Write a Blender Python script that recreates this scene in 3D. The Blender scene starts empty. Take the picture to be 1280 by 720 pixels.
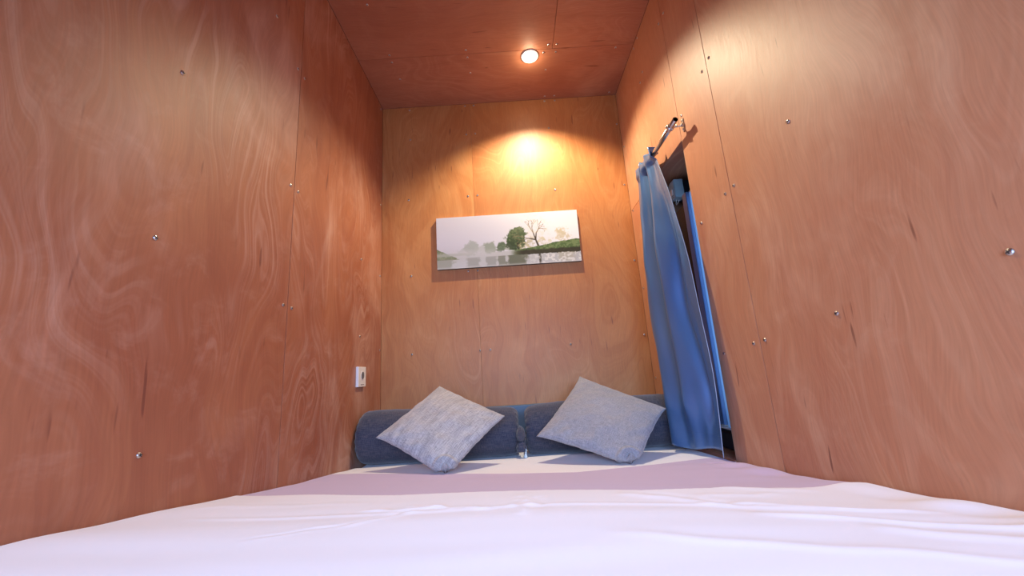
import bpy, bmesh, math, random
import numpy as np
from mathutils import Vector, Matrix, noise as mn

random.seed(7)
S = bpy.context.scene
C = S.collection

# ------------------------------------------------------------------ camera
def rot_cam(p, r, y):
    cp, sp, cr, sr, cy, sy = math.cos(p), math.sin(p), math.cos(r), math.sin(r), math.cos(y), math.sin(y)
    a = Matrix(((cy, -sy, 0), (sy, cy, 0), (0, 0, 1)))
    b = Matrix(((1, 0, 0), (0, -sp, -cp), (0, cp, -sp)))
    c = Matrix(((cr, -sr, 0), (sr, cr, 0), (0, 0, 1)))
    return a @ b @ c
cam = bpy.data.cameras.new('camera'); cam_o = bpy.data.objects.new('camera', cam); C.objects.link(cam_o)
cam.sensor_width = 36; cam.lens = 491.27 / 1280 * 36; cam.clip_start = .01
cam_o.matrix_world = Matrix.Translation((0, 0, .85)) @ rot_cam(.212, -.0639, -.0026).to_4x4()
S.camera = cam_o

# ------------------------------------------------------------------ light and exposure
S.view_settings.view_transform = 'Standard'; S.view_settings.look = 'None'
S.view_settings.gamma = 1; S.view_settings.use_curve_mapping = False
S.view_settings.exposure = 0.0
SKY = 1.9; DOOR = 38; SPOT = 112; BULB = 1.4
w = bpy.data.worlds.new('sky'); S.world = w; w.use_nodes = True
bg = w.node_tree.nodes['Background']; bg.inputs[0].default_value = (.42, .62, 1, 1); bg.inputs[1].default_value = SKY

def lamp(name, kind, loc, energy, color, aim=None, **k):
    l = bpy.data.lights.new(name, kind); l.energy = energy; l.color = color
    for a, b in k.items(): setattr(l, a, b)
    o = bpy.data.objects.new(name, l); C.objects.link(o); o.location = loc
    if aim is not None:
        o.rotation_euler = (Vector(aim) - Vector(loc)).to_track_quat('-Z', 'Y').to_euler()
    return o
# daylight falling in through the open doorway behind the camera
lamp('doorway_daylight', 'AREA', (.05, -.98, 1.14), DOOR, (.38, .58, 1), (.0, .35, .42), shape='RECTANGLE', size=1.25, size_y=.6, spread=math.radians(118))
# the ceiling downlight
LP = (.197, 1.984, 2.652)
lamp('ceiling_spot', 'SPOT', LP, SPOT, (1, .84, .57), (LP[0], LP[1], 0), spot_size=math.radians(128), spot_blend=.55, shadow_soft_size=.012)
lamp('ceiling_bulb_spill', 'POINT', (LP[0], LP[1], LP[2] - .01), BULB, (1, .78, .5), shadow_soft_size=.03)

# ------------------------------------------------------------------ helpers
def mesh_obj(name, bm, m=None, parent=None, smooth=False, loc=None):
    me = bpy.data.meshes.new(name); bm.to_mesh(me); bm.free()
    if smooth:
        for p in me.polygons: p.use_smooth = True
    if m is not None:
        for q in (m if isinstance(m, (list, tuple)) else [m]): me.materials.append(q)
    o = bpy.data.objects.new(name, me); C.objects.link(o)
    if loc: o.location = loc
    if parent is not None: o.parent = parent
    return o
def empty(name, loc):
    o = bpy.data.objects.new(name, None); C.objects.link(o); o.location = loc; o.empty_display_size = .05
    return o
def tag(o, label, cat, group=None):
    o['label'] = label; o['category'] = cat
    if group: o['group'] = group
    return o
def struct(o): o['kind'] = 'structure'; return o
def box(bm, a, b, bevel=0, mat=0):
    a = Vector(a); b = Vector(b)
    r = bmesh.ops.create_cube(bm, size=1, matrix=Matrix.Translation((a + b) / 2) @ Matrix.Diagonal((*(b - a), 1)))
    vs = r['verts']; fs = set(f for v in vs for f in v.link_faces)
    for f in fs: f.material_index = mat
    if bevel:
        es = list(set(e for v in vs for e in v.link_edges))
        r2 = bmesh.ops.bevel(bm, geom=es, offset=bevel, segments=2, affect='EDGES', profile=.7)
        for f in r2['faces']: f.material_index = mat
    return vs
def tube(bm, pts, r, seg=16, caps=True, mat=0):
    pts = [Vector(p) for p in pts]; rr = r if isinstance(r, (list, tuple)) else [r] * len(pts)
    rings = []
    up = Vector((0, 0, 1)) if abs((pts[1] - pts[0]).normalized().z) < .9 else Vector((1, 0, 0))
    for i, p in enumerate(pts):
        t = (pts[min(i + 1, len(pts) - 1)] - pts[max(i - 1, 0)]).normalized()
        a = t.cross(up).normalized(); b = t.cross(a)
        rings.append([bm.verts.new(p + (a * math.cos(2 * math.pi * k / seg) + b * math.sin(2 * math.pi * k / seg)) * rr[i]) for k in range(seg)])
    for i in range(len(rings) - 1):
        for k in range(seg):
            f = bm.faces.new((rings[i][k], rings[i][(k + 1) % seg], rings[i + 1][(k + 1) % seg], rings[i + 1][k])); f.material_index = mat
    if caps:
        bm.faces.new(rings[0]); bm.faces.new(rings[-1])
    return rings
def grid_mesh(bm, P, close_u=False):
    n, m = len(P), len(P[0])
    V = [[bm.verts.new(p) for p in row] for row in P]
    for i in range(n if close_u else n - 1):
        for j in range(m - 1):
            bm.faces.new((V[i][j], V[(i + 1) % n][j], V[(i + 1) % n][j + 1], V[i][j + 1]))
    return V
def lathe(bm, prof, M, seg=20):
    rings = []
    for r, z in prof:
        rings.append([bm.verts.new(M @ Vector((r * math.cos(2 * math.pi * k / seg), r * math.sin(2 * math.pi * k / seg), z))) for k in range(seg)])
    for i in range(len(rings) - 1):
        for k in range(seg):
            bm.faces.new((rings[i][k], rings[i][(k + 1) % seg], rings[i + 1][(k + 1) % seg], rings[i + 1][k]))
    bm.faces.new(rings[0]); bm.faces.new(rings[-1])

# ------------------------------------------------------------------ materials
class NT:
    def __init__(s, name):
        s.m = bpy.data.materials.new(name); s.m.use_nodes = True; s.t = s.m.node_tree
        s.b = s.t.nodes['Principled BSDF']
    def n(s, typ, **k):
        x = s.t.nodes.new(typ)
        for a, v in k.items(): setattr(x, a, v)
        return x
    def l(s, a, b): s.t.links.new(a, b)
    def math(s, op, a, b=None, c=None, clamp=False):
        x = s.n('ShaderNodeMath', operation=op, use_clamp=clamp)
        for i, v in enumerate((a, b, c)):
            if v is None: continue
            if isinstance(v, (int, float)): x.inputs[i].default_value = v
            else: s.l(v, x.inputs[i])
        return x.outputs[0]
    def mix(s, f, a, b, mode='MIX'):
        x = s.n('ShaderNodeMix', data_type='RGBA', blend_type=mode)
        for sock, v in ((x.inputs[0], f), (x.inputs[6], a), (x.inputs[7], b)):
            if isinstance(v, (int, float)): sock.default_value = v
            elif isinstance(v, tuple): sock.default_value = (*v, 1)
            else: s.l(v, sock)
        return x.outputs[2]
    def noise(s, vec, scale, detail=2, dist=0, rough=.5):
        x = s.n('ShaderNodeTexNoise'); x.inputs['Scale'].default_value = scale; x.inputs['Detail'].default_value = detail
        x.inputs['Distortion'].default_value = dist; x.inputs['Roughness'].default_value = rough
        s.l(vec, x.inputs['Vector']); return x.outputs[0]
    def vec(s, x, y, z=0.):
        c = s.n('ShaderNodeCombineXYZ')
        for i, v in enumerate((x, y, z)):
            if isinstance(v, (int, float)): c.inputs[i].default_value = v
            else: s.l(v, c.inputs[i])
        return c.outputs[0]
    def ramp(s, v, lo, hi):
        x = s.n('ShaderNodeMapRange', clamp=True, interpolation_type='SMOOTHSTEP'); x.inputs[1].default_value = lo; x.inputs[2].default_value = hi
        s.l(v, x.inputs[0]); return x.outputs[0]
    def bump(s, h, strength, dist=.001):
        x = s.n('ShaderNodeBump'); x.inputs['Strength'].default_value = strength; x.inputs['Distance'].default_value = dist
        s.l(h, x.inputs['Height']); s.l(x.outputs[0], s.b.inputs['Normal'])
def simple(name, col, rough=.5, metal=0, noise_amt=.06, scale=40, **k):
    t = NT(name); tc = t.n('ShaderNodeTexCoord').outputs['Object']
    nz = t.noise(tc, scale, 3)
    a = tuple(c * (1 - noise_amt) for c in col); b = tuple(min(1, c * (1 + noise_amt)) for c in col)
    t.l(t.mix(nz, a, b), t.b.inputs['Base Color'])
    t.b.inputs['Roughness'].default_value = rough; t.b.inputs['Metallic'].default_value = metal
    for kk, v in k.items(): t.b.inputs[kk.replace('_', ' ')].default_value = v
    return t.m

def plywood(name, across, along, base=(.46, .20, .095), red=(.36, .105, .05), pale=(.60, .34, .19), seed=0., figure=1.):
    """varnished rotary-cut plywood: contour figure, fine grain, small dark pores"""
    t = NT(name)
    sep = t.n('ShaderNodeSeparateXYZ'); t.l(t.n('ShaderNodeTexCoord').outputs['Object'], sep.inputs[0])
    at = t.n('ShaderNodeAttribute', attribute_name='board'); bd = t.math('MULTIPLY', at.outputs['Fac'], 13.7)
    u = t.math('ADD', sep.outputs['XYZ'.index(across)], bd); v = t.math('ADD', sep.outputs['XYZ'.index(along)], t.math('ADD', bd, seed))
    # gentle wander of the grain
    wob = t.noise(t.vec(t.math('MULTIPLY', u, 1.5), t.math('MULTIPLY', v, 1.1), seed), 1.6, 2)
    uw = t.math('ADD', u, t.math('MULTIPLY', wob, .22))
    h = t.noise(t.vec(t.math('MULTIPLY', uw, 2.1), t.math('MULTIPLY', v, .50), seed + 3), 1.0, 2.5, .35, .42)
    def bands(k, lo, hi, off):
        x = t.n('ShaderNodeTexNoise', noise_dimensions='1D'); x.inputs['Scale'].default_value = k; x.inputs['Detail'].default_value = 3.5; x.inputs['Roughness'].default_value = .62
        t.l(t.math('ADD', h, off), x.inputs['W']); return t.ramp(x.outputs[0], lo, hi)
    saw = bands(62., .40, .68, seed); saw2 = bands(24., .42, .64, seed + 9)
    mask = t.ramp(t.noise(t.vec(u, t.math('MULTIPLY', v, .7), seed + 8), 2.2, 3), .36, .66)
    fine = t.noise(t.vec(t.math('MULTIPLY', uw, 210), t.math('MULTIPLY', v, 9), seed), 1, 3, 0, .6)
    streak = t.noise(t.vec(t.math('MULTIPLY', uw, 26), t.math('MULTIPLY', v, 1.1), seed), 1, 3, .2, .6)
    blot = t.ramp(t.noise(t.vec(uw, t.math('MULTIPLY', v, .6), seed + 5), 2.4, 4, .5), .38, .68)
    mott = t.noise(t.vec(u, v, seed + 2), 9, 5, .6, .65)
    c = t.mix(t.math('MULTIPLY', blot, .62), base, red)
    pale_f = t.ramp(t.noise(t.vec(uw, t.math('MULTIPLY', v, .5), seed + 11), 1.9, 5, .8, .6), .50, .74)
    c = t.mix(t.math('MULTIPLY', pale_f, .68), c, pale)
    c = t.mix(t.math('MULTIPLY', t.math('MULTIPLY', t.math('POWER', saw, 1.3), mask), .52 * figure), c, pale)
    c = t.mix(t.math('MULTIPLY', t.math('MULTIPLY', saw2, t.math('SUBTRACT', 1.2, mask)), .34 * figure), c, red)
    c = t.mix(t.math('MULTIPLY', t.ramp(streak, .45, .75), .28), c, red)
    c = t.mix(t.math('MULTIPLY', t.ramp(mott, .5, .8), .22), c, pale)
    g = t.math('ADD', .80, t.math('MULTIPLY', fine, .40))
    gc = t.n('ShaderNodeCombineColor'); [t.l(g, gc.inputs[i]) for i in range(3)]
    c = t.mix(1., c, gc.outputs[0], 'MULTIPLY')
    tick = t.ramp(t.noise(t.vec(t.math('MULTIPLY', u, 62), t.math('MULTIPLY', v, 6.5), seed + 20), 1, 1, 0, .4), .70, .77)
    gate = t.ramp(t.noise(t.vec(u, v, seed + 30), 3.5, 1), .50, .60)
    tick = t.math('MULTIPLY', tick, gate)
    c = t.mix(t.math('MULTIPLY', tick, .6), c, (.13, .03, .02))
    vo = t.n('ShaderNodeTexVoronoi'); vo.inputs['Scale'].default_value = 3.1; vo.inputs['Randomness'].default_value = 1
    t.l(t.vec(t.math('MULTIPLY', u, 1.6), t.math('MULTIPLY', v, .8), seed), vo.inputs['Vector'])
    kn = t.math('SUBTRACT', 1., t.ramp(vo.outputs['Distance'], .012, .034))
    c = t.mix(t.math('MULTIPLY', kn, .55), c, (.16, .05, .02))
    t.l(c, t.b.inputs['Base Color'])
    rg = t.math('ADD', .44, t.math('MULTIPLY', fine, .10)); t.l(rg, t.b.inputs['Roughness'])
    t.b.inputs['Specular IOR Level'].default_value = .48
    t.bump(t.math('ADD', fine, t.math('MULTIPLY', streak, 2)), .10, .0006)
    return t.m
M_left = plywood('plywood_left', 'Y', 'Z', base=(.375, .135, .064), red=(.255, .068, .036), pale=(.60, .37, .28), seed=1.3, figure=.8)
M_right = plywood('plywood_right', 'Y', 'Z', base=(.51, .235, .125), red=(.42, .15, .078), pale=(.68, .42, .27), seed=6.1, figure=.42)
M_back = plywood('plywood_back', 'X', 'Z', base=(.50, .20, .060), red=(.39, .125, .034), pale=(.62, .31, .12), seed=11.9)
M_ceil = plywood('plywood_ceiling', 'Y', 'X', base=(.42, .17, .095), red=(.32, .105, .055), pale=(.52, .27, .16), seed=17.2, figure=.6)
M_edge = simple('raw_plywood_edge', (.62, .45, .30), .8)
M_gap = simple('dark_joint', (.05, .025, .015), .9)
M_reveal = plywood('plywood_reveal', 'X', 'Y', base=(.42, .20, .11), seed=4.)
M_black = simple('black_paint', (.006, .008, .014), .45)
M_screw = simple('zinc_screw', (.62, .62, .62), .28, 1)
M_slot = simple('screw_recess', (.03, .03, .03), .6)
M_steel = simple('brushed_steel_tube', (.55, .52, .50), .26, 1)
M_whitep = simple('white_plastic', (.80, .76, .72), .35, 0, .02)
M_greyp = simple('grey_plastic', (.12, .12, .13), .5)
M_frame = simple('blue_painted_frame', (.16, .28, .52), .3, .3)
M_box = simple('pale_grey_box', (.30, .42, .47), .45)
M_ledge = simple('slate_blue_paint', (.09, .15, .23), .5)

# ------------------------------------------------------------------ room shell
ZC = 2.67; W = .8; YB = 2.37; YR = -.9
def boards(name, rects, axis, plane, out, m, T=.018, g=.0011):
    """rects (a0,a1,b0,b1) in the wall's own plane; a small open joint stays between boards"""
    bm = bmesh.new(); lay = bm.faces.layers.float.new('board')
    g = {'X': .0016, 'Y': .0004, 'Z': .0010}[axis]
    for i, (a0, a1, b0, b1) in enumerate(rects):
        before = set(bm.faces)
        lo, hi = sorted((plane, plane + out * T))
        if axis == 'X': p, q = (lo, a0 + g, b0 + g), (hi, a1 - g, b1 - g)
        elif axis == 'Y': p, q = (a0 + g, lo, b0 + g), (a1 - g, hi, b1 - g)
        else: p, q = (a0 + g, b0 + g, lo), (a1 - g, b1 - g, hi)
        box(bm, p, q, .0007)
        for f in bm.faces:
            if f not in before: f[lay] = i * .37 + .1
    return bm
def shell(name, rects, axis, plane, out, m, back):
    bm = boards(name, rects, axis, plane, out, m)
    for a, b in back:
        box(bm, a, b, 0, 1)
    return struct(mesh_obj(name, bm, [m, M_gap]))
OY0, OY1, OZ0, OZ1 = 1.58, 2.08, .477, 1.812     # window opening in the right wall
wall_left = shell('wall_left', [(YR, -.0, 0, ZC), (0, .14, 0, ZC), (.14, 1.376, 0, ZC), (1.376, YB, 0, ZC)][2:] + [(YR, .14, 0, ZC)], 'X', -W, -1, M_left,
                  [((-W - .05, YR, 0), (-W - .0185, YB + .05, ZC))])
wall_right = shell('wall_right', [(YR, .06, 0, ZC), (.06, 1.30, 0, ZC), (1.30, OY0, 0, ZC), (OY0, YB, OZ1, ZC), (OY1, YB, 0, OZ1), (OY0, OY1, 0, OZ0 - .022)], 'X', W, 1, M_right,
                   [((W + .0185, YR, 0), (W + .05, OY0 - .03, ZC)), ((W + .0185, OY1, 0), (W + .05, YB + .05, OZ1)), ((W + .0185, OY0 - .03, OZ1 + .02), (W + .05, YB + .05, ZC))])
wall_back = shell('wall_back', [(-W, -.203, 0, ZC), (-.203, W, 0, ZC)], 'Y', YB, 1, M_back, [((-W - .05, YB + .0185, 0), (W + .05, YB + .05, ZC))])
ceiling = shell('ceiling', [(-W, W, 1.94, YB), (-W, .327, .72, 1.94), (.327, W, .72, 1.94), (-W, W, YR, .72)], 'Z', ZC, 1, M_ceil,
                [((-W - .05, YR, ZC + .0185), (W + .05, YB + .05, ZC + .05))])
# wall behind the camera with the doorway the daylight comes through
bm = bmesh.new()
box(bm, (-W, YR - .05, 0), (-.68, YR, ZC)); box(bm, (.68, YR - .05, 0), (W, YR, ZC)); box(bm, (-.68, YR - .05, 1.50), (.68, YR, ZC))
struct(mesh_obj('wall_rear', bm, M_left))
bm = bmesh.new(); box(bm, (-W - .05, YR - .05, -.05), (W + .05, YB + .05, 0)); struct(mesh_obj('floor', bm, M_ceil))

# screws, each a small domed head with a cross recess
bm = bmesh.new()
R0 = .0062
lathe(bm, [(R0, 0), (R0 * .97, .0012), (R0 * .75, .0026), (R0 * .4, .0034), (.0004, .0037)], Matrix.Identity(4), 14)
nb = len(bm.faces)
for a in (0, math.pi / 2):
    vs = box(bm, (-R0 * .55, -.0008, .0024), (R0 * .55, .0008, .0041), 0, 1)
    bmesh.ops.rotate(bm, verts=vs, cent=(0, 0, 0), matrix=Matrix.Rotation(a + .4, 3, 'Z'))
scr_mesh = bpy.data.meshes.new('screw'); bm.to_mesh(scr_mesh); bm.free()
scr_mesh.materials.append(M_screw); scr_mesh.materials.append(M_slot)
def screws(wall, pts, nrm):
    q = Vector(nrm).to_track_quat('Z', 'Y')
    for p in pts:
        o = bpy.data.objects.new('screw', scr_mesh); C.objects.link(o); o.parent = wall
        o.rotation_mode = 'QUATERNION'; o.rotation_quaternion = q @ Vector((0, 0, 1)).rotation_difference(Vector((0, 0, 1))); o.location = p
screws(wall_back, [(x, YB, z) for x, z in [(-.627, 1.987), (-.241, 1.989), (-.179, 1.991), (-.613, 2.422), (-.235, 2.437), (-.175, 2.439), (-.617, 2.648), (-.237, 2.655), (-.177, 2.655),
    (-.615, 1.477), (-.615, .994), (-.208, .992), (-.146, .993), (.323, 2.447), (.328, 1.996), (.783, 2.445), (.78, 2.0), (.78, 1.488), (.78, 1.024), (.335, .995), (-.26, 1.485), (-.2, 1.485), (.31, 2.655), (.38, 2.655)]], (0, -1, 0))
screws(wall_left, [(-W, y, z) for y, z in [(.854, 1.647), (.841, 1.2), (1.352, 2.097), (1.402, 2.095), (1.35, 1.587), (1.402, 1.586), (1.349, 1.132), (1.402, 1.129), (2.04, 1.50), (2.04, 1.084), (2.341, 1.482), (2.345, 1.029), (2.34, 1.95), (.87, .73), (1.20, 2.19), (2.33, 2.64)]], (1, 0, 0))
screws(wall_right, [(W, y, z) for y, z in [(.982, 1.485), (.611, .989), (.972, .943), (1.276, 1.964), (1.335, 1.954), (1.276, 1.44), (1.335, 1.437), (1.535, 1.403), (1.335, .895), (1.272, .902), (1.535, .871), (1.55, 2.463), (1.61, 2.465),
    (1.88, 2.65), (1.95, 2.645), (1.546, 1.911), (1.605, 1.902), (1.88, 2.426), (1.93, 2.40), (2.33, 2.25), (2.33, 1.80), (2.33, 1.30), (2.33, .771)]], (-1, 0, 0))
screws(ceiling, [(x, y, ZC) for x, y in [(-.611, 1.915), (-.613, 1.968), (-.172, 1.912), (-.169, 1.965), (.303, 1.909), (.35, 1.909), (.278, 1.965), (.35, 1.965), (-.621, 1.598), (-.166, 2.087), (-.605, 2.104), (.30, 2.10), (.311, 2.34), (.376, 2.34), (.75, 2.34), (.70, 1.96)]], (0, 0, -1))

# ------------------------------------------------------------------ window recess in the right wall
win = struct(empty('window_1', (W, 1.83, OZ0)))
def wpart(name, boxes, m, bev=.001, parent=None):
    bm = bmesh.new()
    for a, b in boxes: box(bm, a, b, bev)
    o = mesh_obj(name, bm, m); p = parent or win
    o.parent = p; o.matrix_parent_inverse = Matrix.Translation(-Vector(win.location))
    return o
XO = 1.0
wpart('window_reveal', [((W + .0005, OY0 - .02, OZ1 + .0005), (XO, OY1 + .02, OZ1 + .018)), ((W + .0185, OY1 + .001, OZ0), (XO, OY1 + .019, OZ1))], M_reveal)
wpart('window_sill', [((W - .004, OY0 + .001, OZ0 - .020), (XO, OY1 - .001, OZ0))], M_reveal, .002)
wpart('panel_edge', [((W + .0006, OY0 - .0004, OZ0), (W + .0175, OY0 + .0016, OZ1))], M_edge, .0002)
wpart('side_post', [((W + .0185, OY0 - .028, OZ0), (W + .06, OY0 - .004, OZ1))], M_gap)
wpart('recess_lining', [((W + .06, OY0 - .028, OZ0), (XO, OY0 - .010, OZ1)), ((XO, OY0 - .03, OZ0 - .02), (XO + .01, OY1 + .02, .60)), ((XO, OY0 - .03, 1.665), (XO + .01, OY1 + .02, OZ1 + .02)), ((XO, 1.84, .6), (XO + .01, OY1 + .02, 1.665))], M_black)
fr = wpart('window_frame', [((.875, 1.778, .575), (.905, 1.822, 1.655)), ((.895, 1.832, .575), (.92, 1.842, 1.655)), ((.90, 1.60, 1.64), (.93, 1.842, 1.665)), ((.880, 1.60, .575), (.900, 1.612, 1.655)), ((.886, 1.790, .575), (.892, 1.796, 1.655))], M_frame, .003)
wpart('bottom_rail', [((.868, 1.60, .482), (.93, 2.04, .548)), ((.874, 1.60, .548), (.93, 2.04, .560))], M_black, .003)
wpart('rail_trim', [((.872, 1.60, .5605), (.91, 1.90, .567))], M_whitep, .001)
wpart('rear_panel', [((.895, 1.845, .567), (.905, OY1, 1.62))], M_black)
t = NT('frosted_pane'); tr = t.n('ShaderNodeBsdfTranslucent'); tr.inputs[0].default_value = (.62, .80, .95, 1); mx = t.n('ShaderNodeMixShader')
mx.inputs[0].default_value = .25
tc = t.n('ShaderNodeTexCoord').outputs['Object']; t.l(t.mix(t.noise(tc, 30, 2), (.35, .5, .7), (.42, .58, .78)), t.b.inputs['Base Color']); t.b.inputs['Roughness'].default_value = .25
t.l(tr.outputs[0], mx.inputs[1]); t.l(t.b.outputs[0], mx.inputs[2]); t.l(mx.outputs[0], t.t.nodes['Material Output'].inputs[0])
wpart('window_pane', [((.885, 1.60, .567), (.890, 1.765, 1.645))], t.m, 0)
# small electrical box high in the recess
jb = tag(empty('junction_box', (.905, 1.935, 1.69)), 'small pale grey electrical box high in the dark recess behind the blue curtain', 'electrical box')
bm = bmesh.new(); box(bm, (-.018, -.026, .0), (.03, .030, .10), .004); box(bm, (-.021, -.022, .006), (-.018, .026, .094), .001); mesh_obj('box_body', bm, M_box, jb)
bm = bmesh.new(); box(bm, (-.027, -.010, .018), (-.0215, .012, .05), .002); mesh_obj('connector', bm, M_whitep, jb)
bm = bmesh.new(); box(bm, (-.008, .034, .02), (.03, .085, .105), .003); mesh_obj('cover_plate', bm, M_box, jb)
bm = bmesh.new(); box(bm, (.0305, -.03, .01), (.119, .08, .09), 0); mesh_obj('mounting_block', bm, M_black, jb)
bm = bmesh.new(); tube(bm, [(0, .01, .002), (-.004, .016, -.02), (-.008, .004, -.034), (-.01, -.02, -.030), (-.008, -.034, -.022)], .0016, 8); mesh_obj('wire', bm, M_whitep, jb, True)

# ------------------------------------------------------------------ bed
def zprof(x, y):
    YL = [-.5, .3, .66, .77, .94, 1.39, 1.93, 2.4]; ZL = [.70, .675, .645, .626, .603, .535, .468, .455]
    YQ = [-.5, .3, .70, .81, .97, 1.085, 1.233, 1.43, 1.585, 1.70, 2.02, 2.4]; ZQ = [.66, .63, .591, .572, .551, .530, .514, .496, .476, .472, .455, .45]
    YM = [-.5, .3, .66, .94, 1.2, 1.45, 1.7, 2.0, 2.4]; ZM = [.69, .672, .634, .597, .545, .500, .474, .462, .452]
    a = np.interp(y, YL, ZL); b = np.interp(y, YM, ZM); c = np.interp(y, YQ, ZQ)
    s = np.clip((x + .8) / 1.6, 0, 1) * 2
    k = lambda q: q * q * (3 - 2 * q)
    return np.where(s < 1, a + (b - a) * k(np.clip(s, 0, 1)), b + (c - b) * k(np.clip(s - 1, 0, 1)))
def gnoise(x, y, sx, sy, seed):
    return mn.noise(Vector((x * sx, y * sy, seed)))
# creases: (x0,y0,x1,y1,width,height)
CR = [(-.62, .765, .62, .70, .010, .0032), (-.62, .765, .62, .70, .035, -.002),
      (-.17, .755, -.40, .60, .007, -.004), (-.15, .76, -.40, .60, .012, .003), (-.30, .775, -.12, .752, .010, .005), (-.22, .80, -.13, .755, .008, .004), (-.13, .755, -.05, .72, .008, .004),
      (.00, .66, .005, .86, .009, .004), (.028, .70, .03, .82, .009, -.003), (-.02, .72, .0, .80, .008, .003),
      (.18, .84, .34, .71, .018, .005), (.24, .86, .38, .72, .014, -.004), (.30, .75, .66, .68, .012, .005), (.32, .70, .70, .60, .02, -.004),
      (.34, .66, .78, .56, .014, .006), (.30, .80, .52, .86, .016, .003), (.45, .58, .78, .48, .02, .006), (.40, .92, .62, .90, .02, .004), (.10, .55, .6, .43, .015, .003), (-.7, .9, -.3, .86, .02, .0025)]
NX, NY = 330, 520
xs = np.linspace(-.797, .797, NX); ys = np.linspace(-.45, 2.29, NY)
XX, YY = np.meshgrid(xs, ys, indexing='ij')
Z = zprof(XX, YY)
ker = np.exp(-np.linspace(-2.2, 2.2, 27) ** 2); ker /= ker.sum()
for i in range(NX): Z[i] = np.convolve(np.pad(Z[i], 13, mode='edge'), ker, 'valid')
kb = np.clip((YY - 1.93) / .07, 0, 1); kb = kb * kb * (3 - 2 * kb); Z = Z * (1 - kb) + .446 * kb
for (x0, y0, x1, y1, wd, h) in CR:
    dx, dy = x1 - x0, y1 - y0; L2 = dx * dx + dy * dy
    tt = ((XX - x0) * dx + (YY - y0) * dy) / L2
    wob = .006 * np.sin(tt * 9 + x0 * 17) + .003 * np.sin(tt * 23 + y0 * 11)
    d = ((XX - x0) * dy - (YY - y0) * dx) / math.sqrt(L2) + wob
    Z += .6 * h * np.exp(-(d / wd) ** 2) * np.clip(np.minimum(tt, 1 - tt) * 6, 0, 1) ** .6
# puffs along the right-hand edge and a soft roll into both walls
NZ = np.zeros_like(Z)
for i in range(0, NX, 3):
    for j in range(0, NY, 3):
        NZ[i:i + 3, j:j + 3] = .0045 * gnoise(XX[i, j], YY[i, j], 2.2, 3.5, 1) + .0016 * gnoise(XX[i, j], YY[i, j], 3.5, 15, 5)
for i in range(NX): NZ[i] = np.convolve(np.pad(NZ[i], 4, mode='edge'), np.ones(9) / 9, 'valid')
NZ = np.apply_along_axis(lambda c: np.convolve(np.pad(c, 4, mode='edge'), np.ones(9) / 9, 'valid'), 0, NZ)
Z += NZ * (1 - kb) 
edge = np.clip((np.abs(XX) - .765) / .032, 0, 1)
Z += .006 * np.exp(-((XX - .72) / .05) ** 2) * np.sin(YY * 26 + 2 * np.sin(YY * 9)) * (YY < 1.55)
Z -= .012 * edge ** 2.2
# mauve band in the sheet's colour, between a near and a far edge
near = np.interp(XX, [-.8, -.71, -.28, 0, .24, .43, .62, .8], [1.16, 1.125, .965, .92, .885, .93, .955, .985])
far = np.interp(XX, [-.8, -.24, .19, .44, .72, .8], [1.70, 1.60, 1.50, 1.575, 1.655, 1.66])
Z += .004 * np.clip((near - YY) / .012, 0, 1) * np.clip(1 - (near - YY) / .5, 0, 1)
t = NT('bed_sheet_cotton'); at = t.n('ShaderNodeAttribute', attribute_name='band')
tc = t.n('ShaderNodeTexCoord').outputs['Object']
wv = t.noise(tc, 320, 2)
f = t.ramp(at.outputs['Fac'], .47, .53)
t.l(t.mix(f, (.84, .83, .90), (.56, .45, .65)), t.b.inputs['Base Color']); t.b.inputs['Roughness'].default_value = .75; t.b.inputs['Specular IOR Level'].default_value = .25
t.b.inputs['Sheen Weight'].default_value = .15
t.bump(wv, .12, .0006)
me = bpy.data.meshes.new('bed_sheet')
V = np.stack([XX, YY, Z], -1).reshape(-1, 3)
idx = np.arange(NX * NY).reshape(NX, NY)
F = np.stack([idx[:-1, :-1], idx[1:, :-1], idx[1:, 1:], idx[:-1, 1:]], -1).reshape(-1, 4)
me.from_pydata(V.tolist(), [], F.tolist())
a = me.attributes.new('band', 'FLOAT', 'POINT')
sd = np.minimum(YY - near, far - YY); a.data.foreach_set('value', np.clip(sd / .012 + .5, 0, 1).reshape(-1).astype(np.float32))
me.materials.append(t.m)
for p in me.polygons: p.use_smooth = True
sheet = bpy.data.objects.new('bed_sheet', me); C.objects.link(sheet)
so = sheet.modifiers.new('thick', 'SOLIDIFY'); so.thickness = .002; so.offset = -1
tag(sheet, 'creased white bed sheet with a mauve band across it, covering the bed', 'bed sheet')
def zbed(x, y):
    i = int(np.clip(round((x + .797) / 1.594 * (NX - 1)), 0, NX - 1)); j = int(np.clip(round((y + .45) / 2.74 * (NY - 1)), 0, NY - 1))
    return float(Z[i, j])
bed = tag(empty('bed', (0, .9, 0)), 'wall to wall bed filling the plywood cabin below the white sheet', 'bed')
M_matt = simple('mattress_cover', (.75, .75, .76), .8)
bm = bmesh.new()
gx = list(range(0, NX, 11)) + [NX - 1]; gy = list(range(0, NY, 13)) + [NY - 1]
Zm = lambda i, j: Z[max(0, i - 11):i + 12, max(0, j - 13):j + 14].min() - .006
top = [[bm.verts.new((xs[i] * .995, ys[j] - .9, Zm(i, j))) for j in gy] for i in gx]
for i in range(len(gx) - 1):
    for j in range(len(gy) - 1): bm.faces.new((top[i][j], top[i + 1][j], top[i + 1][j + 1], top[i][j + 1]))
r = bmesh.ops.extrude_face_region(bm, geom=bm.faces[:])
for e in r['geom']:
    if isinstance(e, bmesh.types.BMVert): e.co.z = .30
mesh_obj('mattress', bm, M_matt, bed)
bm = bmesh.new()
box(bm, (-.79, -1.30, .22), (.79, 1.385, .298), .004)
for x in (-.72, .72):
    for y in (-1.25, .05, 1.35): box(bm, (x - .04, y - .04, 0), (x + .04, y + .04, .22), .003)
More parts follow.
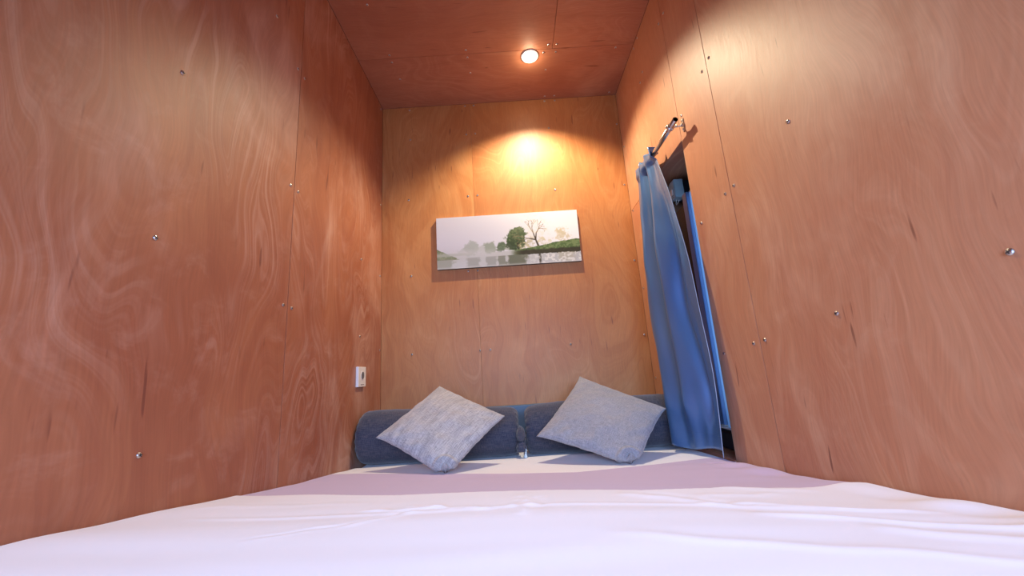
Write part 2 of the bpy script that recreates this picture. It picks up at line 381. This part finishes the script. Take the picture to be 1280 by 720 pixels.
mesh_obj('bed_base', bm, M_ceil, bed)

# ledge along the back wall behind the bolsters
bm = bmesh.new(); box(bm, (-.797, 2.305, .02), (.797, 2.367, .668), .004)
tag(mesh_obj('headboard_ledge', bm, M_ledge), 'low slate blue ledge along the back wall behind the bolsters', 'headboard')

# ------------------------------------------------------------------ fabrics
def weave(name, dark, light, su=420, sv=420, amt=1., streak=0.):
    t = NT(name); uv = t.n('ShaderNodeUVMap').outputs[0]; sep = t.n('ShaderNodeSeparateXYZ'); t.l(uv, sep.inputs[0])
    u, v = sep.outputs[0], sep.outputs[1]
    a = t.noise(t.vec(t.math('MULTIPLY', u, su), t.math('MULTIPLY', v, su * .09)), 1, 2)
    b = t.noise(t.vec(t.math('MULTIPLY', u, sv * .09), t.math('MULTIPLY', v, sv), 4.), 1, 2)
    c = t.noise(t.vec(t.math('MULTIPLY', u, 260), t.math('MULTIPLY', v, 260), 2.), 1, 2)
    k = t.math('ADD', t.math('MULTIPLY', t.math('ADD', a, b), .36), t.math('MULTIPLY', c, .28))
    big = t.noise(t.vec(t.math('MULTIPLY', u, 7), t.math('MULTIPLY', v, 40 if streak else 7), 7.), 1, 3)
    k = t.math('ADD', k, t.math('MULTIPLY', t.math('SUBTRACT', big, .5), .12 + streak))
    t.l(t.mix(t.ramp(k, .5 - .16 / amt, .5 + .16 / amt), dark, light), t.b.inputs['Base Color'])
    t.b.inputs['Roughness'].default_value = .85; t.b.inputs['Specular IOR Level'].default_value = .2
    t.b.inputs['Sheen Weight'].default_value = .25; t.b.inputs['Sheen Roughness'].default_value = .5
    t.bump(k, .5, .0015)
    return t.m
M_pl = weave('light_linen_weave', (.24, .23, .235), (.54, .51, .50), 480, 260, .9, .12)
M_pr = weave('grey_linen_weave', (.20, .20, .225), (.36, .355, .385), 420, 420, .9)
M_bol = weave('navy_melange_weave', (.012, .022, .052), (.092, .088, .112), 420, 300, .9)
M_tie = simple('dark_cord', (.02, .028, .05), .8)
M_tas = simple('pale_tassel', (.62, .72, .74), .8)

def uv_grid(me, n, m, su, sv):
    uvl = me.uv_layers.new(name='UVMap')
    for li, l in enumerate(me.loops):
        vi = l.vertex_index % (n * m)
        uvl.data[li].uv = ((vi // m) / (n - 1) * su, (vi % m) / (m - 1) * sv)

def bolster(x0, x1, yc, zc, r, label, seed, taper=lambda x: 1):
    root = tag(empty('bolster_cushion', ((x0 + x1) / 2, yc, zc - r)), label, 'bolster', 'navy bolsters along the back wall')
    # profile along x: gathered end, rounded shoulder, body
    L = x1 - x0; prof = []
    for k in range(9): q = k / 8; prof.append((.012 + .026 * 0 + .034 * (1 - math.sin(q * math.pi / 2)) * 0, 0)) if False else None
    prof = [(0.030, .010), (.020, .022), (.014, .040), (.008, .062), (.003, .085), (0.004, .100), (.010, .113), (.020, .123), (.034, .129), (.052, r)]
    prof = [(a, b * r / .131) for a, b in prof]
    body = [(.052 + (L - .104) * k / 40, r) for k in range(1, 40)]
    P = prof + body + [(L - a, b) for a, b in reversed(prof)]
    seg = 96; rows = []
    for (s, rad) in P:
        row = []
        endness = max(0, 1 - min(s, L - s) / .05)
        for k in range(seg):
            th = 2 * math.pi * k / seg
            pl = endness * .0028 * math.sin(th * 17 + seed) * min(1, rad / .05)
            x = x0 + s; tp = taper(x)
            rr = rad * (1 + .018 * mn.noise(Vector((x * 5, math.cos(th) * 1.6, math.sin(th) * 1.6 + seed)))) + .0015 * mn.noise(Vector((x * 28, th * 2, seed))) * (rad > .1)
            rr += pl * .5
            gz = max(0, 1 - min(s, L - s) / .10) if min(s, L - s) > .004 and rad > .10 else 0
            rr -= .0035 * gz * max(0, math.sin(th * 13 + seed + 2 * mn.noise(Vector((th * 2, s * 9, seed))))) ** 3
            flat = 1 - .03 * max(0, -math.sin(th)) ** 3
            row.append((x - root.location.x + pl * (1 if s < L / 2 else -1), rr * tp * math.cos(th), r * tp + rr * tp * math.sin(th) * flat))
        rows.append(row + [row[0]])
    bm = bmesh.new(); V = grid_mesh(bm, rows)
    c0 = bm.faces.new([V[0][k] for k in range(seg)]); c1 = bm.faces.new([V[-1][k] for k in reversed(range(seg))])
    o = mesh_obj('bolster_body', bm, M_bol, root, True)
    uvl = o.data.uv_layers.new(name='UVMap'); n, m = len(rows), seg + 1
    acc = [p[0] for p in P]
    for li, l in enumerate(o.data.loops):
        vi = l.vertex_index; uvl.data[li].uv = (acc[vi // m] + (0 if vi // m > 9 else -.0), (vi % m) / seg * 2 * math.pi * r)
    return root
YC, RC = 2.075, .129
ZB = .449
bl = bolster(-.793, -.004, YC, ZB + RC, RC, 'left-hand navy bolster cushion touching the left wall, with a tied end at its right', 1., lambda x: 1 - .10 * max(0, (x + .7) / .7))
br = bolster(.025, .782, YC, ZB + RC, RC, 'right-hand navy bolster cushion whose right end goes behind the curtain', 4., lambda x: .90 + .07 * min(1, max(0, (x - .02) / .25)))
# gathered, tied tail of the left bolster with its cord
def at_(root, p): return Vector(p) - Vector(root.location)
bm = bmesh.new()
pts = [(-.004, YC, .575), (-.002, YC - .06, .585), (.001, YC - .105, .582), (.003, YC - .130, .560), (.005, YC - .142, .535), (.004, YC - .15, .512), (.005, YC - .155, .492)]
rad = [.010, .012, .015, .021, .0145, .023, .021]
rings = tube(bm, [at_(bl, p) for p in pts], rad, 24)
for i, rg in enumerate(rings):
    c = sum((v.co for v in rg), Vector()) / len(rg)
    for k, v in enumerate(rg): v.co = c + (v.co - c) * (1 + .16 * math.sin(k * 2 * math.pi * 7 / 24 + i * .3))
tail = mesh_obj('tied_end', bm, M_bol, bl, True); 
uvl = tail.data.uv_layers.new(name='UVMap')
for li, l in enumerate(tail.data.loops):
    co = tail.data.vertices[l.vertex_index].co; uvl.data[li].uv = (co.x + co.y, co.z)
bm = bmesh.new()
for dz in (0, .006):
    c = at_(bl, (.002, YC - .142, .533 + dz)); ring = [c + Vector((.0155 * math.cos(a), .0155 * math.sin(a), .001 * math.sin(3 * a))) for a in [2 * math.pi * k / 24 for k in range(25)]]
    tube(bm, ring, .0028, 8)
tube(bm, [at_(bl, p) for p in [(.014, YC - .15, .54), (.024, YC - .145, .556), (.027, YC - .148, .545), (.024, YC - .155, .53), (.021, YC - .16, .515)]], .0022, 8)
mesh_obj('tie_cord', bm, M_tie, bl, True)
bm = bmesh.new(); tube(bm, [at_(bl, p) for p in [(.021, YC - .16, .517), (.022, YC - .162, .500), (.020, YC - .160, .487), (.019, YC - .160, .476), (.018, YC - .160, .470)]], [.0025, .003, .0035, .0075, .010], 12)
o = mesh_obj('tassel', bm, M_tas, bl, True); o['label'] = 'pale cord tassel'

# ------------------------------------------------------------------ throw pillows
def pillow(corners, T, m, label, seed, fold=.9):
    A, B, Cc, D = [Vector(c) for c in corners]        # top, right, bottom, left
    cen = (A + B + Cc + D) / 4
    nrm = (B - D).cross(A - Cc).normalized()
    if nrm.y > 0: nrm = -nrm
    root = tag(empty('throw_pillow', Cc), label, 'pillow', 'linen throw pillows leaning on the bolsters')
    n = 84
    def pt(i, j, side):
        u = -1 + 2 * i / (n - 1); v = -1 + 2 * j / (n - 1)
        # u: D->C .. A->B edges ; v along
        a = abs(u); b = abs(v)
        # edges sink in between the ears of the corners
        pu = u * (1 - .068 * (1 - v * v) ** .9); pv = v * (1 - .068 * (1 - u * u) ** .9)
        s, q = (pu + 1) / 2, (pv + 1) / 2
        P = (D * (1 - s) + A * s) * (1 - q) + (Cc * (1 - s) + B * s) * q
        prof = ((1 - a ** 2.2) * (1 - b ** 2.2))
        h = T * max(0, prof) ** .52
        P = P + (P - cen).normalized() * (.0035 * mn.noise(Vector((u * 4.5, v * 4.5, seed + 5))) + .0018 * mn.noise(Vector((u * 12, v * 12, seed + 6)))) * max(a, b) ** 6
        # wrinkles running in from corners and edges
        w = mn.noise(Vector((u * 2.1, v * 2.1, seed + side))) * .008 + mn.noise(Vector((u * 5, v * 5, seed + 3 + side))) * .003
        rim = max(a, b)
        w += .0035 * math.sin((u - v) * 13 + 3 * mn.noise(Vector((u * 2, v * 2, seed)))) * max(0, rim - .55) * 1.6
        h += w * min(1, prof * 5)
        # the bottom corner is crumpled under the weight
        d = math.hypot(u + 1, v - 1)
        if d < .42:
            k = (1 - d / .42)
            P = P + (cen - P).normalized() * .052 * k ** 1.5 * fold
            h += (.020 * math.sin(k * 8.5 + .3) + .016) * math.sqrt(k) * fold * (1 if prof > 0 else .75)
        return P + nrm * h * side
    bm = bmesh.new(); G = {}
    for side in (1, -1):
        for i in range(n):
            for j in range(n):
                on = i in (0, n - 1) or j in (0, n - 1)
                if side == -1 and on: G[(side, i, j)] = G[(1, i, j)]; continue
                sd = side * (1 if side == 1 else .75)
                G[(side, i, j)] = bm.verts.new(pt(i, j, side if side == 1 else -.6) - Cc)
    lay = bm.loops.layers.uv.new('UVMap')
    for side in (1, -1):
        for i in range(n - 1):
            for j in range(n - 1):
                q = [(i, j), (i + 1, j), (i + 1, j + 1), (i, j + 1)]
                if side == 1: q = q[::-1]
                try: f = bm.faces.new([G[(side, *k)] for k in q])
                except ValueError: continue
                for lp, k in zip(f.loops, q): lp[lay].uv = (k[0] / n * .4, k[1] / n * .4)
    bmesh.ops.recalc_face_normals(bm, faces=bm.faces[:])
    zmin = min(zz for zz in [(v.co.z + Cc.z) - zbed(v.co.x + Cc.x, v.co.y + Cc.y) for v in bm.verts])
    root.location.z += -zmin + .0005
    mesh_obj('cushion', bm, m, root, True)
    return root
PL = [(-.382, 1.996, .819), (-.061, 1.825, .674), (-.285, 1.565, .485), (-.606, 1.736, .629)]
PR = [(.325, 2.078, .828), (.656, 1.829, .67), (.430, 1.58, .485), (.066, 1.785, .594)]
pillow(PL, .062, M_pl, 'light grey linen throw pillow on its corner against the left bolster', 2.)
pillow(PR, .056, M_pr, 'darker grey throw pillow on its corner against the right bolster', 9.)

# ------------------------------------------------------------------ picture on the back wall
def painting_colors(nx, ny):
    s, tt = np.meshgrid(np.linspace(0, 1, nx), np.linspace(0, 1, ny), indexing='ij')
    asp = .894 / .338
    def nz(sc, seed, oct=4, sx=1., sy=1.):
        out = np.zeros_like(s); amp = 1; tot = 0
        for o in range(oct):
            f = sc * 2 ** o; rng = np.random.RandomState(seed + o)
            gw, gh = int(f * asp * sx) + 3, int(f * sy) + 3; g = rng.rand(gw, gh)
            X = s * (gw - 2); Y = tt * (gh - 2); i = X.astype(int); j = Y.astype(int); fx = X - i; fy = Y - j
            fx = fx * fx * (3 - 2 * fx); fy = fy * fy * (3 - 2 * fy)
            out += amp * ((g[i, j] * (1 - fx) + g[i + 1, j] * fx) * (1 - fy) + (g[i, j + 1] * (1 - fx) + g[i + 1, j + 1] * fx) * fy); tot += amp; amp *= .55
        return out / tot
    srgb = lambda r, g, b: np.array([r, g, b]) / 255.
    col = np.zeros((nx, ny, 3))
    def put(mask, c, a=1.):
        mk = np.clip(mask * a, 0, 1)[..., None]; col[:] = col * (1 - mk) + c * mk
    sm = lambda v, a, b: np.clip((v - a) / (b - a), 0, 1) ** 2 * (3 - 2 * np.clip((v - a) / (b - a), 0, 1))
    put(np.ones_like(s), srgb(216, 212, 222)); put(sm(s, .25, .95), srgb(250, 246, 244)); put(sm(.5 - tt, 0, .35) * (1 - sm(s, .3, .6)), srgb(205, 200, 200), .7)
    N1, N2, N3 = nz(7, 1), nz(16, 10), nz(30, 20, 3)
    def blob(cx, cy, rx, ry, c, a=1., rough=.55, edge=.25, light=None):
        d = np.sqrt(((s - cx) / rx) ** 2 + ((tt - cy) / ry) ** 2) + (N2 - .5) * rough * 2
        mk = 1 - sm(d, 1 - edge, 1 + edge * .3)
        if cx > .6: mk = mk * np.clip(.62 + (N3 - .5) * 3.2, 0, 1)
        put(mk, c, a)
        if light is not None: put(mk * sm(N3 + (tt - cy) / ry * .12, .52, .68), light, a * .7)
    put(np.where(tt < .27, 1., 0), srgb(196, 194, 190), 1); put(sm(.27 - tt, 0, .2) * sm(s, .5, .2), srgb(212, 212, 212), .7)
    # misty far trees
    blob(.245, .36, .055, .14, srgb(168, 174, 160), .75); blob(.20, .31, .06, .07, srgb(185, 187, 178), .6); blob(.31, .33, .05, .09, srgb(186, 188, 178), .6)
    blob(.372, .36, .045, .12, srgb(150, 160, 138), .85); blob(.45, .37, .036, .10, srgb(92, 110, 78), .95, light=srgb(120, 138, 96))
    blob(.50, .33, .03, .05, srgb(150, 155, 130), .6)
    blob(.555, .50, .075, .19, srgb(68, 86, 48), 1., .5, .16, srgb(108, 126, 72)); blob(.575, .60, .055, .13, srgb(84, 102, 60), .95, .5, .15, srgb(128, 142, 88)); blob(.52, .38, .04, .08, srgb(60, 76, 44), .9)
    put((np.abs(s - .567 - (tt - .3) * .01) < .004) * (tt > .27) * (tt < .42) * 1., srgb(58, 50, 38), .9)
    blob(.62, .35, .05, .07, srgb(196, 184, 130), .8, light=srgb(226, 214, 160)); blob(.66, .42, .035, .09, srgb(176, 158, 100), .6, .8); blob(.735, .43, .04, .09, srgb(196, 180, 124), .7, .8, light=srgb(230, 214, 160))
    blob(.70, .62, .085, .26, srgb(232, 216, 178), .30, 1.3, .6, srgb(250, 240, 214))
    blob(.885, .52, .06, .13, srgb(206, 188, 140), .85, .75, .35, srgb(236, 222, 182)); blob(.885, .60, .04, .10, srgb(214, 198, 152), .7, .75, .35)
    blob(.785, .40, .025, .06, srgb(226, 216, 180), .8)
    # bare tree
    rng = random.Random(5)
    def line(x0, y0, x1, y1, w0, w1, c, a):
        dx, dy = (x1 - x0) * asp, y1 - y0; L2 = dx * dx + dy * dy + 1e-9
        t_ = np.clip((((s - x0) * asp) * dx + (tt - y0) * dy) / L2, 0, 1)
        d = np.hypot((s - x0) * asp - t_ * dx, tt - y0 - t_ * dy); wd = w0 + (w1 - w0) * t_
        put(1 - sm(d, wd * .6, wd * 1.5 + .002), c, a)
    def branch(x, y, ang, ln, wd, dep):
        x1 = x + math.cos(ang) * ln / asp; y1 = y + math.sin(ang) * ln
        line(x, y, x1, y1, wd, wd * .7, srgb(72, 58, 42) if dep > 3 else srgb(140, 116, 78), .95 if dep > 3 else .75)
        if dep > 0:
            for k in range(2 if dep != 5 else 3):
                branch(x1, y1, ang + rng.uniform(-.75, .75) + (.25 if k else -.25), ln * rng.uniform(.62, .82), wd * .62, dep - 1)
    branch(.715, .30, 1.9, .17, .017, 5)
    # grass banks
    bank = .30 + .13 * sm(s, .55, 1.) + (N2 - .5) * .03
    m_ = (tt < bank) & (tt > .20 - .02 * s + (N1 - .5) * .02) & (s > .50)
    edge = sm(s, .50, .60)
    put(m_ * edge, srgb(86, 112, 52)); put(m_ * edge * sm(N3, .45, .6), srgb(132, 152, 84), .7); put(m_ * edge * sm(.30 - tt + (N2 - .5) * .05, .0, .05), srgb(62, 52, 40), .85)
    lb = .38 - 1.35 * s + (N2 - .5) * .04
    ml = (tt < lb) & (tt > .17); put(ml * 1., srgb(110, 124, 76)); put(ml * sm(N3, .48, .6), srgb(146, 156, 104), .7)
    put(((tt < .29) & (tt > .235) & (s < .3)) * (1 - sm(s, .12, .3)), srgb(166, 168, 140), .6)
    # reflections in the water
    wat = tt < .19
    for cx, rx, c, a in ((.25, .05, srgb(160, 160, 150), .7), (.375, .04, srgb(150, 150, 138), .6), (.45, .03, srgb(120, 122, 100), .7), (.56, .07, srgb(96, 100, 72), .8), (.715, .008, srgb(70, 62, 48), .8), (.05, .07, srgb(150, 152, 128), .6), (.9, .07, srgb(190, 178, 140), .5)):
        put(wat * (1 - sm(np.abs(s - cx) / rx + (N2 - .5) * .9, .7, 1.1)), c, a)
    put(wat * sm(s, .55, .8) * sm(N3, .5, .62), srgb(240, 236, 226), .8)
    put(wat * sm(.05 - tt, 0, .05), srgb(226, 224, 220), .5)
    put(sm(.12 - np.abs(tt - .26), 0, .12) * (1 - sm(s, .3, .55)), srgb(214, 211, 212), .45)
    lin = np.where(col <= .04045, col / 12.92, ((col + .055) / 1.055) ** 2.4)
    return lin
nx, ny = 460, 176
X0, X1, Z0, Z1, YF = -.4475, .4475, 1.500, 1.838, 2.347
cols = painting_colors(nx, ny)
gx = np.linspace(X0, X1, nx); gz = np.linspace(Z0, Z1, ny); GX, GZ = np.meshgrid(gx, gz, indexing='ij')
V = np.stack([GX, np.full_like(GX, YF), GZ], -1).reshape(-1, 3).tolist(); idx = np.arange(nx * ny).reshape(nx, ny)
F = np.stack([idx[:-1, :-1], idx[1:, :-1], idx[1:, 1:], idx[:-1, 1:]], -1).reshape(-1, 4).tolist()
b0 = len(V)
V += [(X0, YB - .0005, Z0), (X1, YB - .0005, Z0), (X1, YB - .0005, Z1), (X0, YB - .0005, Z1)]
rim = [idx[:, 0].tolist(), idx[-1, :].tolist(), idx[::-1, -1].tolist(), idx[0, ::-1].tolist()]
for k, e in enumerate(rim):
    F.append([b0 + k, b0 + (k + 1) % 4] + e[::-1])
F.append([b0 + 3, b0 + 2, b0 + 1, b0])
me = bpy.data.meshes.new('landscape_canvas'); me.from_pydata(V, [], F)
ca = me.color_attributes.new('paint', 'FLOAT_COLOR', 'POINT')
cc = np.ones((len(V), 4), np.float32); cc[:b0, :3] = cols.reshape(-1, 3); cc[b0:, :3] = (.7, .68, .66)
ca.data.foreach_set('color', cc.reshape(-1))
t = NT('printed_canvas'); at = t.n('ShaderNodeAttribute', attribute_name='paint')
hv = t.n('ShaderNodeHueSaturation'); hv.inputs['Value'].default_value = .80; hv.inputs['Saturation'].default_value = .82; t.l(at.outputs['Color'], hv.inputs['Color']); t.l(hv.outputs[0], t.b.inputs['Base Color'])
t.b.inputs['Roughness'].default_value = .7; t.b.inputs['Specular IOR Level'].default_value = .2
t.bump(t.noise(t.n('ShaderNodeTexCoord').outputs['Object'], 900, 1), .1, .0004)
me.materials.append(t.m)
t2 = simple('dark_canvas_side', (.10, .09, .08), .8); me.materials.append(t2); me.materials.append(M_whitep)
nF = len(F)
me.polygons[nF - 5].material_index = 1
for k in (nF - 4, nF - 3, nF - 2, nF - 1): me.polygons[k].material_index = 2
pic = bpy.data.objects.new('landscape_picture', me); C.objects.link(pic)
tag(pic, 'wide unframed canvas print of a misty lake with trees, on the back wall', 'picture')

# ------------------------------------------------------------------ socket on the left wall
sk = tag(empty('wall_socket', (-W, 2.047, .878)), 'white square power socket on the left wall above the bolster', 'socket')
bm = bmesh.new(); box(bm, (.0003, -.050, -.050), (.014, .050, .050), .003)
mesh_obj('socket_plate', bm, M_whitep, sk)
bm = bmesh.new()
My = Matrix.Rotation(math.pi / 2, 4, 'Y') @ Matrix.Identity(4)
lathe(bm, [(.0225, .0142), (.0225, .0156), (.0205, .0158), (.0195, .0148)], Matrix.Translation((0, .006, .006)) @ My, 28); o = mesh_obj('socket_rim', bm, M_whitep, sk, True)
bm = bmesh.new(); lathe(bm, [(.0192, .0144), (.0192, .0149)], Matrix.Translation((0, .006, .006)) @ My, 28); mesh_obj('socket_well', bm, M_greyp, sk)
bm = bmesh.new(); box(bm, (.0141, -.018, -.041), (.0146, .026, -.038)); mesh_obj('small_print_line', bm, M_greyp, sk)

# ------------------------------------------------------------------ ceiling downlight
dl = tag(empty('downlight', (LP[0], LP[1], ZC)), 'small round downlight glowing in the plywood ceiling', 'ceiling light')
bm = bmesh.new(); lathe(bm, [(.038, -.0005), (.052, -.0005), (.053, -.003), (.049, -.006), (.043, -.006), (.040, -.003)], Matrix.Identity(4), 40); o = mesh_obj('trim_ring', bm, M_whitep, dl, True)
t = NT('lamp_glow'); t.b.inputs['Base Color'].default_value = (1, .9, .75, 1); t.b.inputs['Emission Color'].default_value = (1, .88, .70, 1); t.b.inputs['Emission Strength'].default_value = 25
bm = bmesh.new(); lathe(bm, [(.040, -.0055), (.036, -.0075), (.02, -.010), (.001, -.011)], Matrix.Identity(4), 32); mesh_obj('bulb', bm, t.m, dl, True)

# ------------------------------------------------------------------ curtain rod and bracket
XR, ZR, RR = .746, 1.862, .0115
rod = tag(empty('curtain_rod', (XR, 1.497, ZR)), 'steel curtain rod with an open end on a wall bracket above the curtain', 'curtain rod')
bm = bmesh.new()
tube(bm, [(0, y, 0) for y in (0, .2, .35, .46)], RR, 28, False)
ri = tube(bm, [(0, .0, 0), (0, .06, 0)], RR * .86, 28, False)
bmesh.ops.bridge_loops(bm, edges=[e for e in bm.edges if e.is_boundary and all(abs(v.co.y) < 1e-5 for v in e.verts)])
mesh_obj('tube', bm, M_steel, rod, True)
bm = bmesh.new(); lathe(bm, [(RR * .85, .0), (RR * .85, .002)], Matrix.Translation((0, .05, 0)) @ Matrix.Rotation(-math.pi / 2, 4, 'X'), 24); mesh_obj('dark_bore', bm, M_black, rod)
bm = bmesh.new()
yb = 1.553 - 1.497
ring = [(0 + (RR + .002) * math.cos(a), yb, (RR + .002) * math.sin(a)) for a in [2 * math.pi * k / 28 for k in range(29)]]
for d in (-.005, 0, .005): tube(bm, [(p[0], p[1] + d, p[2]) for p in ring], .003, 8)
tube(bm, [(-RR - .002, yb, .001), (-RR - .010, yb, .003)], .004, 10)
mesh_obj('clamp_ring', bm, M_screw, rod, True)
bm = bmesh.new(); tube(bm, [(RR, yb, .0), (.035, yb - .004, .0), (W - XR - .004, yb - .012, .0)], .0032, 12)
lathe(bm, [(.0085, 0), (.0085, .004), (.006, .007), (.003, .009)], Matrix.Translation((W - XR - .0045, yb - .012, 0)) @ Matrix.Rotation(-math.pi / 2, 4, 'Y'), 16)
box(bm, (W - XR - .0045, yb - .019, -.030), (W - XR - .0006, yb - .005, .030), .0015)
for dz in (-.021, .021): lathe(bm, [(.0045, 0), (.0045, .002), (.002, .0035)], Matrix.Translation((W - XR - .0045, yb - .012, dz)) @ Matrix.Rotation(-math.pi / 2, 4, 'Y'), 12)
mesh_obj('bracket', bm, M_screw, rod)

# ------------------------------------------------------------------ curtain
t = NT('blue_satin'); tc = t.n('ShaderNodeTexCoord').outputs['Object']
sp = t.n('ShaderNodeSeparateXYZ'); t.l(tc, sp.inputs[0])
th = t.noise(t.vec(t.math('MULTIPLY', sp.outputs[1], 60), t.math('MULTIPLY', sp.outputs[2], 60), sp.outputs[0]), 20, 2)
t.l(t.mix(th, (.075, .17, .38), (.095, .21, .45)), t.b.inputs['Base Color']); t.b.inputs['Metallic'].default_value = .45
t.b.inputs['Roughness'].default_value = .29; t.b.inputs['Specular IOR Level'].default_value = .75

M_cur = t.m
zt, zbm = 1.895, .492
def yn(z): return np.interp(z, [.49, .66, .78, .88, 1.01, 1.23, 1.34, 1.49, 1.60, 1.81, 1.9], [1.570, 1.548, 1.540, 1.545, 1.562, 1.582, 1.600, 1.640, 1.662, 1.738, 1.765])
def yb_(z): return np.interp(z, [.45, .68, .87, 1.08, 1.34, 1.6, 1.9], [1.925, 1.937, 1.985, 2.070, 2.062, 2.040, 1.985])
def xb_(z): return np.interp(z, [.45, .74, .87, 1.08, 1.34, 1.9], [.703, .703, .714, .735, .740, .745])
def sst(v, a, b):
    k = min(1, max(0, (v - a) / (b - a))); return k * k * (3 - 2 * k)
def gs(u, c, w_): return math.exp(-((u - c) / w_) ** 2)
def curtain_pt(u, z, layer=0):
    d = (zt - z) / (zt - zbm)
    # smooth the edge curves
    y0 = sum(yn(z + k) for k in (-.05, -.025, 0, .025, .05)) / 5; y1 = sum(yb_(z + k) for k in (-.07, -.035, 0, .035, .07)) / 5; x1 = sum(xb_(z + k) for k in (-.07, -.035, 0, .035, .07)) / 5
    y = y0 + (y1 - y0) * u
    x = .748 + (x1 - .748) * sst(u, .25, 1.)
    top = math.exp(-d * 7)
    e = min(1, u * 8)
    x -= .048 * gs(u, .80 - .05 * d, .16) * (.35 + .65 * sst(d, 0, .4))
    x += .026 * gs(u, .53 - .05 * d, .045 + .03 * d) * (1 - sst(d, .45, .75)) * e
    x -= .052 * gs(u, .36 + .07 * d, .13) * (.3 + .7 * sst(d, .05, .4)) * (1 - .55 * sst(d, .84, 1))
    vc = .17 + .09 * math.sin(math.pi * sst(d, .3, .9)) 
    x += .028 * gs(u, vc, .05) * sst(d, .15, .5) * (1 - sst(d, .84, .95)) * e
    x -= .010 * gs(u, .05, .05) * sst(d, .3, .6) * 0
    x -= .007 * math.sin(2 * math.pi * 3 * u + .5) * top
    x += .010 * mn.noise(Vector((u * 3.2, z * 2.6, 2.))) * min(1, d * 3) * e + .0035 * mn.noise(Vector((u * 11, z * 7, 7.))) * e
    y += .010 * math.sin(2 * math.pi * 3 * u + 2) * top
    x = min(x, .789)
    # rod pocket: cloth passes in front of the rod
    if z > ZR - .035:
        k = min(1, (z - (ZR - .035)) / .02); xf = XR - RR - .004 - .008 * (.5 + .5 * math.sin(2 * math.pi * 3.5 * u + .5)); x = x * (1 - k) + min(x, xf) * k
    return Vector((x, y, z))
nu, nv = 120, 150
cur = tag(empty('curtain', (XR, 1.83, ZR)), 'long blue satin curtain hanging from the steel rod beside the window opening', 'curtain')
off = Vector(cur.location)
bm = bmesh.new()
rows = []
for i in range(nu):
    u = i / (nu - 1); row = []
    zb_ = zbm + .006 * math.sin(u * 9) + .024 * (1 - u) ** 2
    ztu = ZR + .030 + .010 * math.sin(2 * math.pi * 3 * u + 1.2) + .004 * math.sin(u * 31)
    # back layer of the pocket, over the top, then the long front
    for q in range(5):
        z = ZR + .002 + (ztu - .002 - (ZR + .002)) * q / 4
        p = curtain_pt(u, z); p.x = XR + RR + .004 + .004 * (1 + math.sin(2 * math.pi * 3 * u)) - (.008 if q == 4 else 0); row.append(p - off)
    for j in range(nv):
        z = ztu + (zb_ - ztu) * j / (nv - 1); row.append(curtain_pt(u, z) - off)
    rows.append(row)
grid_mesh(bm, rows)
o = mesh_obj('curtain_cloth', bm, M_cur, cur, True)
so = o.modifiers.new('thick', 'SOLIDIFY'); so.thickness = .0016
bm = bmesh.new(); tube(bm, [curtain_pt(0, z) + Vector((0, -.001, 0)) - off for z in np.linspace(ZR - .04, zbm, 90)], .0016, 8); M_hem = simple('pale_hem', (.30, .38, .50), .5)
o = mesh_obj('side_hem', bm, M_hem, cur, True); o['label'] = 'pale stitched edge'
bm = bmesh.new(); tube(bm, [curtain_pt(u, zbm + .075) + Vector((-.0012, 0, 0)) - off for u in np.linspace(0.0, 1, 90)], .0005, 6); mesh_obj('bottom_hem', bm, M_cur, cur, True)
